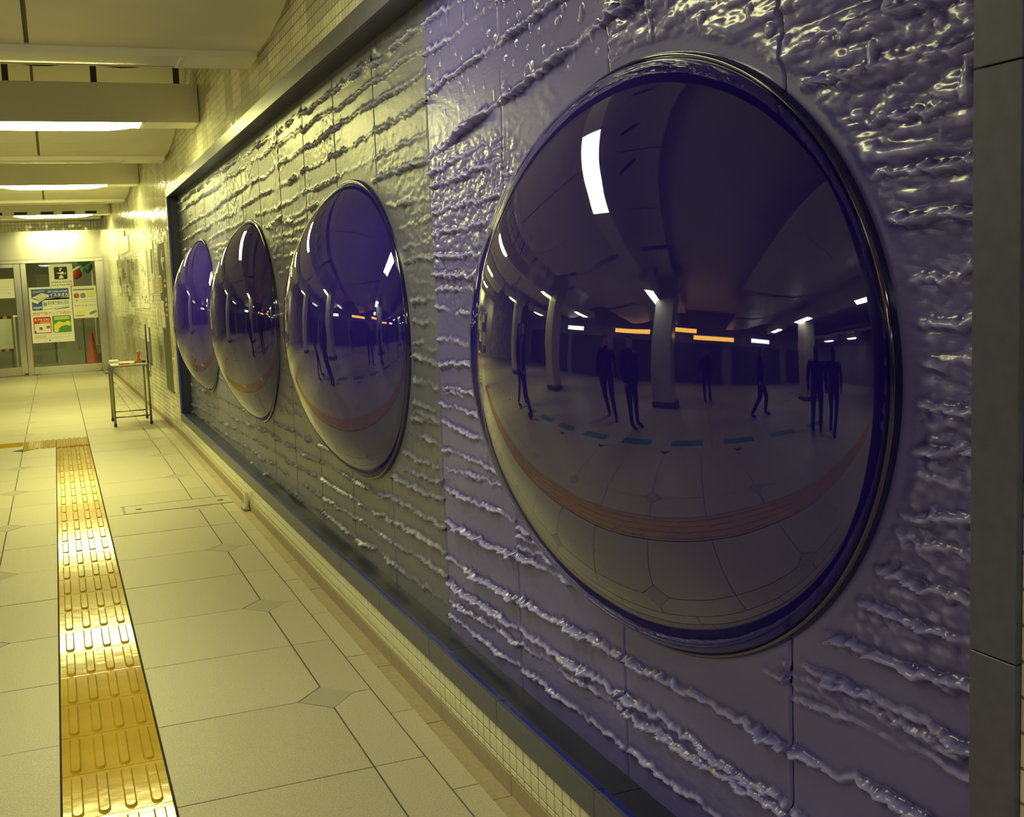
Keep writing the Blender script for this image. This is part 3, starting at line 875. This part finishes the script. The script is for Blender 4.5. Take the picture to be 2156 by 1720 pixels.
# ------------------------------------------------------------------ room behind the glass
M_room = mat('office_wall', (.42, .41, .33), .7); M_room2 = mat('office_panel', (.30, .30, .25), .6); M_roomf = add_noise(mat('office_floor', (.5, .47, .38), .4), (.47, .44, .36), (.53, .5, .41), scale=3)
ob = bpy.data.objects.new('wall_office', None); COL.objects.link(ob)
tag(ob, 'dim office walls seen through the glass doors', None, None, 'structure')
box('back_wall', -3.4, 2.4, 25.5, 25.6, 0, 3.2, M_room, ob)
box('side_wall', 1.9, 2.0, YD + .2, 25.5, 0, 3.2, M_room, ob)
box('side_wall', -3.4, -3.3, YD + .2, 25.5, 0, 3.2, M_room, ob)
box('room_ceiling', -3.4, 2.4, YD + .2, 25.5, 2.75, 2.8, M_room, ob)
struct(box('floor_office', -3.3, 1.9, YD + .08, 25.5, -.02, .0005, M_roomf), 'pale floor of the office behind the glass doors')
box('partition', -.02, 1.9, 23.6, 23.66, 0, 2.3, M_room2, ob)
box('door_panel', -.34, -.06, 24.6, 24.66, 0, 2.0, M_room2, ob)
ol = thing('office_lamp', 'small lit ceiling lamp inside the office', 'lamp', (-.75, 21.95, 2.66))
lo_ = (-.75, 21.95, 2.66)
box('housing', -1.15, -.35, 21.85, 22.05, 2.68, 2.748, M_housing, ol, .004, lo_)
box('tube', -1.10, -.40, 21.89, 22.01, 2.66, 2.68, mat('office_tube', (.9, .9, .8), .4, emit=WARM, estr=45), ol, .004, lo_)
M_cone = mat('cone_orange', (.62, .08, .03), .4)
cn = thing('traffic_cone', 'orange traffic cone behind the glass beside the door post', 'cone', (.662, 22.4, .001))
link('body', lathe_me('body', [(.135, .03), (.118, .10), (.034, .72), (.026, .745), (.0, .748)], M_cone, 32), cn)
link('base', box_me('base', .38, .38, .03, M_cone, .008), cn)
br_ = thing('barrier_board', 'white barrier board with black and orange striped edges behind sliding door', 'barrier', (-1.3, 22.3, .001))
ob_ = (-1.3, 22.3, .001)
M_wpl = mat('white_plastic', (.82, .82, .74), .4)
box('board', -1.75, -.835, 22.29, 22.31, .50, 1.105, M_wpl, br_, .003, ob_)
for zz in (1.106, .455):
    for k in range(12):
        box('stripe', -1.75 + k * .0762, -1.75 + (k + 1) * .0762, 22.288, 22.312, zz, zz + .045, M_black if k % 2 else C_org, br_, 0, ob_)
for x in (-1.72, -.86): box('leg', x - .02, x + .02, 22.27, 22.33, .0, .455, M_dgrey, br_, .003, ob_)
pw = thing('white_rack', 'white angle rack post standing beside the barrier board', 'rack', (-.74, 22.35, .001))
box('post', -.80, -.765, 22.3, 22.35, 0, 1.12, M_wpl, pw, .004, (-.74, 22.35, .001)); box('post', -.70, -.66, 22.5, 22.55, .0, .95, M_wpl, pw, .004, (-.74, 22.35, .001))
box('top_bar', -.80, -.66, 22.3, 22.55, 1.121, 1.155, M_wpl, pw, .004, (-.74, 22.35, .001))
pl = tag(link('dark_pole', tube_me('dark_pole', [(0, 0, 0), (0, 0, 1.05)], .014, M_dgrey), None, (.53, 22.8, .001)), 'thin dark pole standing behind the glass below the pale notice', 'pole')
cb_ = thing('grey_cabinet', 'low grey cabinet half hidden behind the traffic cone', 'cabinet', (.85, 22.75, .001))
box('body', .72, .98, 22.6, 22.95, 0, .46, mat('cabinet_grey', (.30, .31, .30), .5), cb_, .006, (.85, 22.75, .001)); box('door', .735, .965, 22.592, 22.6, .03, .28, M_dgrey, cb_, .004, (.85, 22.75, .001))
box('handle', .80, .90, 22.58, 22.592, .29, .31, M_steel, cb_, .002, (.85, 22.75, .001))
pp = thing('pipe_run', 'pair of pale vertical pipes behind the right edge of the glass', 'pipe', (.80, 23.2, 0.001))
for x in (.80, .90): link('pipe', tube_me('pipe', [(x - .80, 0, .0), (x - .80, 0, 2.05)], .022, M_wpl), pp)
hg = thing('hanging_decoration', 'red and green fan decoration hanging inside the glass behind the sign', 'decoration', (.52, 22.6, 1.78))
C_gd = mat('leaf_green', (.05, .22, .07), .5); C_rd = mat('fan_red', (.5, .06, .06), .5)
def blob(name, sx, sy, sz, m, parent, loc, rot=0):
    bm = bmesh.new(); bmesh.ops.create_uvsphere(bm, u_segments=18, v_segments=10, radius=1)
    for v_ in bm.verts: v_.co = Vector((v_.co.x * sx, v_.co.y * sy, v_.co.z * sz * (1 - .25 * v_.co.x)))
    me = bpy.data.meshes.new(name); bm.to_mesh(me); bm.free(); me.materials.append(m)
    me.polygons.foreach_set('use_smooth', [True] * len(me.polygons))
    o = link(name, me, parent, loc); o.rotation_euler = (0, rot, 0); return o
blob('fan', .10, .03, .11, C_rd, hg, (-.04, 0, .16), .2); blob('fan_edge', .115, .02, .035, M_paper, hg, (-.03, .0, .27), -.5); blob('leaf', .04, .02, .05, mat('leaf_bright', (.1, .5, .1), .5), hg, (.08, 0, .25), .3)
blob('leaf', .17, .03, .07, C_gd, hg, (.10, .02, .38), -.3); blob('leaf', .07, .03, .12, C_gd, hg, (.20, .03, .28), .2); blob('flower', .035, .02, .035, C_yel, hg, (-.03, -.02, .42))
link('string', tube_me('string', [(.0, 0, .2), (.02, 0, .95)], .003, M_black), hg)

# ------------------------------------------------------------------ stamp table against the tiled wall
tb = thing('stamp_table', 'slim steel tube table standing by the tiled wall before the doors', 'table', (.745, 12.49, 0))
to = Vector((.745, 12.49, 0))
M_tube = mat('table_steel', (.30, .29, .25), .3, metal=1.0)
for yy in (12.19, 12.79):
    pts = [(.545, yy, .012), (.545, yy, .62)]
    for k in range(6):
        a = PI - PI / 2 * k / 5
        pts.append((.595 + .05 * math.cos(a), yy, .635 + .05 * math.sin(a)))
    for k in range(6):
        a = PI / 2 - PI / 2 * k / 5
        pts.append((.89 + .05 * math.cos(a), yy, .635 + .05 * math.sin(a)))
    pts += [(.94, yy, .62), (.94, yy, .012)]
    link('leg_frame', tube_me('leg_frame', [Vector(p) - to for p in pts], .0125, M_tube, 12), tb)
    link('rail', tube_me('rail', [Vector((.545, yy, .105)) - to, Vector((.94, yy, .105)) - to], .008, M_tube, 10), tb)
    for x in (.545, .94):
        link('foot_cap', lathe_me('foot_cap', [(.016, 0), (.016, .03), (.013, .034)], M_black, 14), tb, Vector((x, yy, 0)) - to)
for x in (.56, .925): link('rail', tube_me('rail', [Vector((x, 12.19, .672)) - to, Vector((x, 12.79, .672)) - to], .008, M_tube, 10), tb)
box('tabletop', .545, .945, 12.17, 12.81, .684, .698, mat('table_top', (.55, .53, .45), .4), tb, .004, tuple(to))
M_wood = mat('stamp_wood', (.55, .20, .04), .4)
stp = thing('rubber_stamp', 'orange wooden stamp with tall handle standing on the table', 'stamp', (.862, 12.40, .6985))
link('block', box_me('block', .10, .07, .028, M_wood, .004), stp)
link('handle', lathe_me('handle', [(.026, .028), (.014, .045), (.013, .07), (.022, .10), (.021, .122), (.010, .133), (.0, .134)], M_wood, 20), stp)
ip = thing('ink_pad', 'flat red ink pad lying on the table in front of the stamp', 'ink pad', (.69, 12.27, .6985))
link('tin', box_me('tin', .12, .09, .012, mat('pad_red', (.5, .04, .03), .4), .003), ip); link('lid', box_me('lid', .07, .09, .004, M_black, .001), ip, (.10, .0, .0))
pk = thing('paper_stack', 'small stack of white papers on the table corner', 'paper stack', (.60, 12.62, .6985))
for k in range(5):
    o = link('sheet', box_me('sheet', .10, .15, .006, M_paper, .0005), pk, (random.uniform(-.006, .006), random.uniform(-.008, .008), .0062 * k)); o.rotation_euler = (0, 0, random.uniform(-.08, .08))
bxs = thing('black_box', 'little black box on the table beside the upright board', 'box', (.915, 12.33, .6985))
link('body', box_me('body', .035, .05, .022, M_black, .003), bxs); link('lid', box_me('lid', .037, .052, .006, M_dgrey, .002), bxs, (0, 0, .022))
ub = thing('upright_board', 'narrow grey board on a dark post rising beside the table at the wall', 'board', (.96, 12.5, .5))
uo = (.96, 12.5, .5)
box('board', .992, 1.010, 12.30, 12.70, .66, 1.10, mat('board_grey', (.20, .20, .18), .5), ub, .004, uo)
box('notice', .988, .9915, 12.33, 12.62, .93, 1.09, M_paper, ub, 0, uo)
link('post', tube_me('post', [Vector((.975, 12.56, .52)) - Vector(uo), Vector((.975, 12.56, 1.13)) - Vector(uo)], .010, M_dgrey, 10), ub)
for yy in (12.33, 12.66):
    link('hook', tube_me('hook', [Vector((.984, yy, .70)) - Vector(uo), Vector((.984, yy, .54)) - Vector(uo), Vector((.977, yy, .525)) - Vector(uo), Vector((.970, yy, .54)) - Vector(uo), Vector((.970, yy, .60)) - Vector(uo)], .004, M_tube, 8), ub)

# ------------------------------------------------------------------ signs and collage on the far tiled wall
ANG = math.atan(.0185)
def wall_piece(name, ya, yb, z0, z1, m, parent, proud=.006, pl=(0, 0, 0)):
    yc = (ya + yb) / 2
    me = box_me(name, proud, abs(yb - ya), z1 - z0, m, .001)
    o = link(name, me, parent, (WX(yc) - proud / 2 - pl[0], yc - pl[1], z0 - pl[2])); o.rotation_euler = (0, 0, ANG)
    return o
M_sign = mat('sign_grey', (.10, .105, .085), .45)
M_pt = mat('collage_pale', (.86, .85, .72), .15); M_pm = mat('collage_mid', (.50, .49, .38), .25); M_pd = mat('collage_dark', (.22, .22, .17), .3)
M_po = mat('collage_ochre', (.55, .36, .14), .4)
ws = thing('wall_sign', 'tall narrow dark grey sign panel with white arrow on the tiled wall', 'sign', (1.14, 11.64, .41))
pl_ = (1.14, 11.64, .41)
wall_piece('board', 11.35, 11.95, .41, 2.02, M_sign, ws, .012, pl_)
wall_piece('edge_trim', 11.12, 11.335, .43, 2.015, M_tile, ws, .010, pl_)
def on_sign(name, pts, m, d=.0135):
    vs = [(WX(a) - d - pl_[0], a - pl_[1], b - pl_[2]) for a, b in pts]
    link(name, mesh(name, vs, [tuple(range(len(pts)))], m), ws)
on_sign('arrow', [(11.70, 1.84), (11.56, 1.95), (11.50, 1.95), (11.58, 1.865), (11.40, 1.865), (11.40, 1.815), (11.58, 1.815), (11.50, 1.73), (11.56, 1.73)], M_paper)
for k, (zz, hh) in enumerate(((1.60, .03), (1.545, .03), (1.40, .035), (1.345, .03), (1.29, .03), (1.235, .025))):
    on_sign('lettering', [(11.52 + .04 * (k % 2), zz), (11.38, zz), (11.38, zz + hh), (11.52 + .04 * (k % 2), zz + hh)], C_lg)
wall_piece('leaflet', 11.70, 11.98, 1.50, 1.66, M_po, ws, .016, pl_); wall_piece('leaflet', 11.80, 11.96, 1.49, 1.68, M_paper, ws, .014, pl_)
wall_piece('leaflet', 11.66, 11.93, 1.10, 1.265, M_pt, ws, .016, pl_); wall_piece('leaflet', 11.72, 11.96, 1.22, 1.40, M_pt, ws, .0135, pl_)
cg = thing('tile_collage', 'wall collage of pale and dark raised tile pieces on the far tiled wall', 'wall art', (1.08, 14.5, 1.1))
pc = (1.08, 14.5, 1.1)
PIECES = [(12.5, 12.95, 1.49, 2.09, 'l'), (12.62, 12.73, 1.72, 2.0, 'd'), (12.55, 12.7, 1.50, 1.66, 'o'), (13.25, 14.3, 1.30, 2.02, 'l'), (15.55, 16.9, 2.10, 2.33, 'l'), (16.1, 16.3, 2.30, 2.42, 'm'),
          (15.0, 15.45, 1.93, 2.01, 'l'), (15.14, 15.28, 1.83, 1.98, 'd'), (17.5, 18.0, 1.92, 2.12, 'l'), (17.66, 17.80, 1.93, 2.04, 'd'), (16.7, 16.84, 1.73, 1.88, 'd'), (16.3, 16.62, 1.80, 2.03, 'l'), (17.46, 17.60, 1.63, 1.77, 'd'),
          (15.74, 15.86, 1.62, 1.76, 'd'), (15.26, 15.42, 1.53, 1.68, 'd'), (15.3, 15.62, 1.66, 1.84, 'm'), (16.02, 16.16, 1.38, 1.53, 'd'), (16.0, 16.35, 1.46, 1.58, 'l'), (16.25, 16.36, 1.47, 1.62, 'd'), (16.45, 16.7, 1.30, 1.42, 'l'), (14.65, 14.95, 1.29, 1.45, 'l'),
          (15.5, 15.75, 1.19, 1.29, 'l'), (17.0, 17.25, 1.13, 1.20, 'l'), (12.82, 13.0, 1.40, 1.47, 'l'), (12.45, 12.6, 1.11, 1.31, 'l'), (12.75, 13.1, 1.48, 1.62, 'l'), (15.9, 16.25, 1.20, 1.36, 'l'), (15.8, 16.0, 1.06, 1.14, 'd'), (14.6, 14.85, 1.10, 1.24, 'm'),
          (17.35, 17.75, 1.50, 1.62, 'l'), (16.9, 17.2, 1.22, 1.50, 'l'), (19.6, 20.1, 1.50, 1.66, 'm'), (16.5, 16.75, 1.52, 1.64, 'l')]
CM = {'l': M_pt, 'm': M_pm, 'd': M_pd, 'o': M_po}
for k, (a, b_, z0, z1, c) in enumerate(PIECES):
    wall_piece('collage_piece', a, b_, z0, z1, CM[c], cg, .006 + .0008 * (k % 6) + (.005 if c == 'd' else 0), pc)
for k in range(26):       # small chips set into the big pale piece
    yy = 13.35 + random.random() * .8; zz = 1.36 + random.random() * .55; w_ = .03 + random.random() * .09
    wall_piece('collage_piece', yy, yy + w_, zz, zz + .02 + random.random() * .035, random.choice([M_pm, M_pd, M_pm, M_pt]), cg, .013, pc)

# ------------------------------------------------------------------ concourse beside and behind the camera (mirrored in the domes)
M_wl = mat('concourse_wall', (.28, .27, .25), .4); M_colm = mat('column_cladding', (.55, .53, .47), .25)
wl_ = bpy.data.objects.new('wall_left', None); COL.objects.link(wl_)
tag(wl_, 'far concourse wall with dark shop front bays', None, None, 'structure')
box('wall_body', -10, -9.8, -8, YD, 0, HT, M_wl, wl_)
for k in range(7):
    y_ = -6.5 + 3.6 * k
    box('shop_bay', -9.8, -9.72, y_, y_ + 3.0, .1, 2.1, M_dgrey, wl_, .01)
wb = struct(box('wall_back', -10, 1.4, -8.2, -8, 0, HT, M_wl), 'plain wall closing the concourse behind the camera')
for k, (x, y_) in enumerate(((-4.6, -2.2), (-4.6, 2.9), (-4.6, 8.0), (-4.6, 13.1))):
    c = bpy.data.objects.new('column', None); COL.objects.link(c); c.location = (x, y_, 0)
    tag(c, 'square clad concourse column', None, None, 'structure')
    link('shaft', box_me('shaft', .62, .62, HT - .12, M_colm, .03), c, (0, 0, .12)); link('plinth', box_me('plinth', .68, .68, .12, M_dgrey, .01), c)
M_so = mat('sign_lit_orange', (.8, .4, .05), .4, emit=(1, .5, .06), estr=2.2); M_sw = mat('sign_lit_white', (.9, .9, .9), .4, emit=(.95, .97, 1), estr=3.0)
SG = 'lit shop signs across the concourse'
for k, (y_, ln, z_, mm, lab) in enumerate(((1.2, 2.4, 2.25, M_so, 'long orange lit shop sign opposite the nearest dome'), (3.0, 1.6, 2.55, M_so, 'short orange lit sign above the shop bays'),
                                           (-1.5, 1.2, 2.3, M_sw, 'white lit sign on the shop wall behind the camera'), (6.0, 2.2, 2.35, M_so, 'orange lit sign opposite the second dome'), (10.5, 1.8, 2.3, M_sw, 'white lit sign opposite the third dome'))):
    t = thing('shop_sign', lab, 'sign', (-9.65, y_, z_), SG)
    link('case', box_me('case', .10, ln, .26, M_dgrey, .01), t); link('face', box_me('face', .012, ln - .06, .20, mm, .002), t, (.056, 0, .03))
M_gd = mat('floor_mark_green', (.03, .26, .17), .5)
for k in range(9):
    y_ = -.8 + .95 * k
    tag(link('floor_marker', box_me('floor_marker', .24, .58, .0012, M_gd, .0003), None, (-1.95, y_, .0012)), '%s green dash of the floor marker line beside the passage' % ('first', 'second', 'third', 'fourth', 'fifth', 'sixth', 'seventh', 'eighth', 'ninth')[k], 'floor marker', 'green floor markers')

# people standing about the concourse
def person_mesh(name, pose):
    J_ = dict(pel=(0, 0, .95), ch=(0, .01, 1.22), nk=(0, .015, 1.46), hd=(0, -.005, 1.60), ht=(0, 0, 1.70),
              ls=(-.17, .01, 1.40), rs=(.17, .01, 1.40))
    s_ = pose
    J_.update(le=(-.22, .04, 1.13), lw=(-.22, -.02 - .06 * s_, .88), lh=(-.215, -.05 - .08 * s_, .79), re=(.22, .03, 1.13), rw=(.23, -.06 + .1 * s_, .88), rh=(.225, -.09 + .1 * s_, .79),
              lp=(-.09, 0, .90), lk=(-.10, -.02 - .14 * s_, .49), la=(-.10, .03 - .14 * s_, .08), lt=(-.11, -.13 - .14 * s_, .04),
              rp=(.09, 0, .90), rk=(.10, -.02 + .06 * s_, .49), ra=(.10, .03 + .26 * s_, .08), rt=(.11, -.12 + .26 * s_, .04))
    E_ = [('pel', 'ch'), ('ch', 'nk'), ('nk', 'hd'), ('hd', 'ht'), ('ch', 'ls'), ('ls', 'le'), ('le', 'lw'), ('lw', 'lh'), ('ch', 'rs'), ('rs', 're'), ('re', 'rw'), ('rw', 'rh'),
          ('pel', 'lp'), ('lp', 'lk'), ('lk', 'la'), ('la', 'lt'), ('pel', 'rp'), ('rp', 'rk'), ('rk', 'ra'), ('ra', 'rt')]
    Rr = dict(pel=(.15, .11), ch=(.16, .115), nk=(.055, .055), hd=(.078, .095), ht=(.06, .07), ls=(.07, .065), rs=(.07, .065), le=(.047, .047), re=(.047, .047), lw=(.033, .03), rw=(.033, .03), lh=(.04, .02), rh=(.04, .02),
              lp=(.095, .095), rp=(.095, .095), lk=(.06, .06), rk=(.06, .06), la=(.045, .045), ra=(.045, .045), lt=(.04, .03), rt=(.04, .03))
    ks = list(J_)
    me = bpy.data.meshes.new(name)
    me.from_pydata([J_[k] for k in ks], [(ks.index(a), ks.index(b)) for a, b in E_], [])
    o = bpy.data.objects.new(name, me); COL.objects.link(o)
    sk = o.modifiers.new('skin', 'SKIN'); sb = o.modifiers.new('sub', 'SUBSURF'); sb.levels = 1; sb.render_levels = 1
    for i, k in enumerate(ks):
        me.skin_vertices[0].data[i].radius = Rr[k]
        me.skin_vertices[0].data[i].use_root = (k == 'pel')
    bpy.context.view_layer.update()
    out = bpy.data.meshes.new_from_object(o.evaluated_get(bpy.context.evaluated_depsgraph_get()))
    bpy.data.objects.remove(o)
    out.name = name
    out.materials.clear()
    for m_ in (mat('cloth_black', (.012, .012, .02), .7), mat('cloth_navy', (.02, .022, .05), .7), mat('skin_tone', (.42, .27, .18), .5), mat('hair_dark', (.015, .012, .01), .5)): out.materials.append(m_)
    for p in out.polygons:
        c = p.center
        if c.z > 1.50: p.material_index = 3 if (c.y > .0 or c.z > 1.66) else 2
        elif c.z > 1.455: p.material_index = 2
        elif abs(c.x) > .17 and c.z < .87: p.material_index = 2
        elif c.z > .93: p.material_index = 0
        else: p.material_index = 1
        p.use_smooth = True
    return out
pm = [person_mesh('person', 0.0), person_mesh('person', 1.0)]
bmn = None
ppl = [(-1.55, 6.3, 0, 1.9, 'person in dark coat standing in the passage between the second and third domes'), (-1.9, 7.4, 1, -1.2, 'person in dark coat walking past the third dome'), (-2.6, 3.2, 0, .4, 'person in dark coat standing opposite the nearest dome'),
       (-3.0, 4.0, 1, 1.2, 'person in dark coat walking opposite the nearest dome'), (-6.2, 3.6, 0, 2.4, 'person in dark coat waiting by a column'), (-1.05, -.75, 1, -.6, 'person in dark clothes walking just behind the camera'),
       (-1.45, -.5, 0, -.9, 'person in dark clothes standing just behind the camera'), (-3.4, .2, 1, .2, 'person in dark clothes walking across the concourse'), (-6.8, 6.4, 0, .8, 'person in dark clothes standing far across the concourse'),
       (-5.4, 1.6, 0, 1.4, 'person in dark clothes standing by the shop bays')]
for x, y_, k, rz, lab in ppl:
    o = link('person', pm[k], None, (x, y_, 0)); o.rotation_euler = (0, 0, rz)
    zmin = min(v_.co.z for v_ in pm[k].vertices); o.location.z = -zmin + .001
    tag(o, lab, 'person', 'passers-by mirrored in the domes')
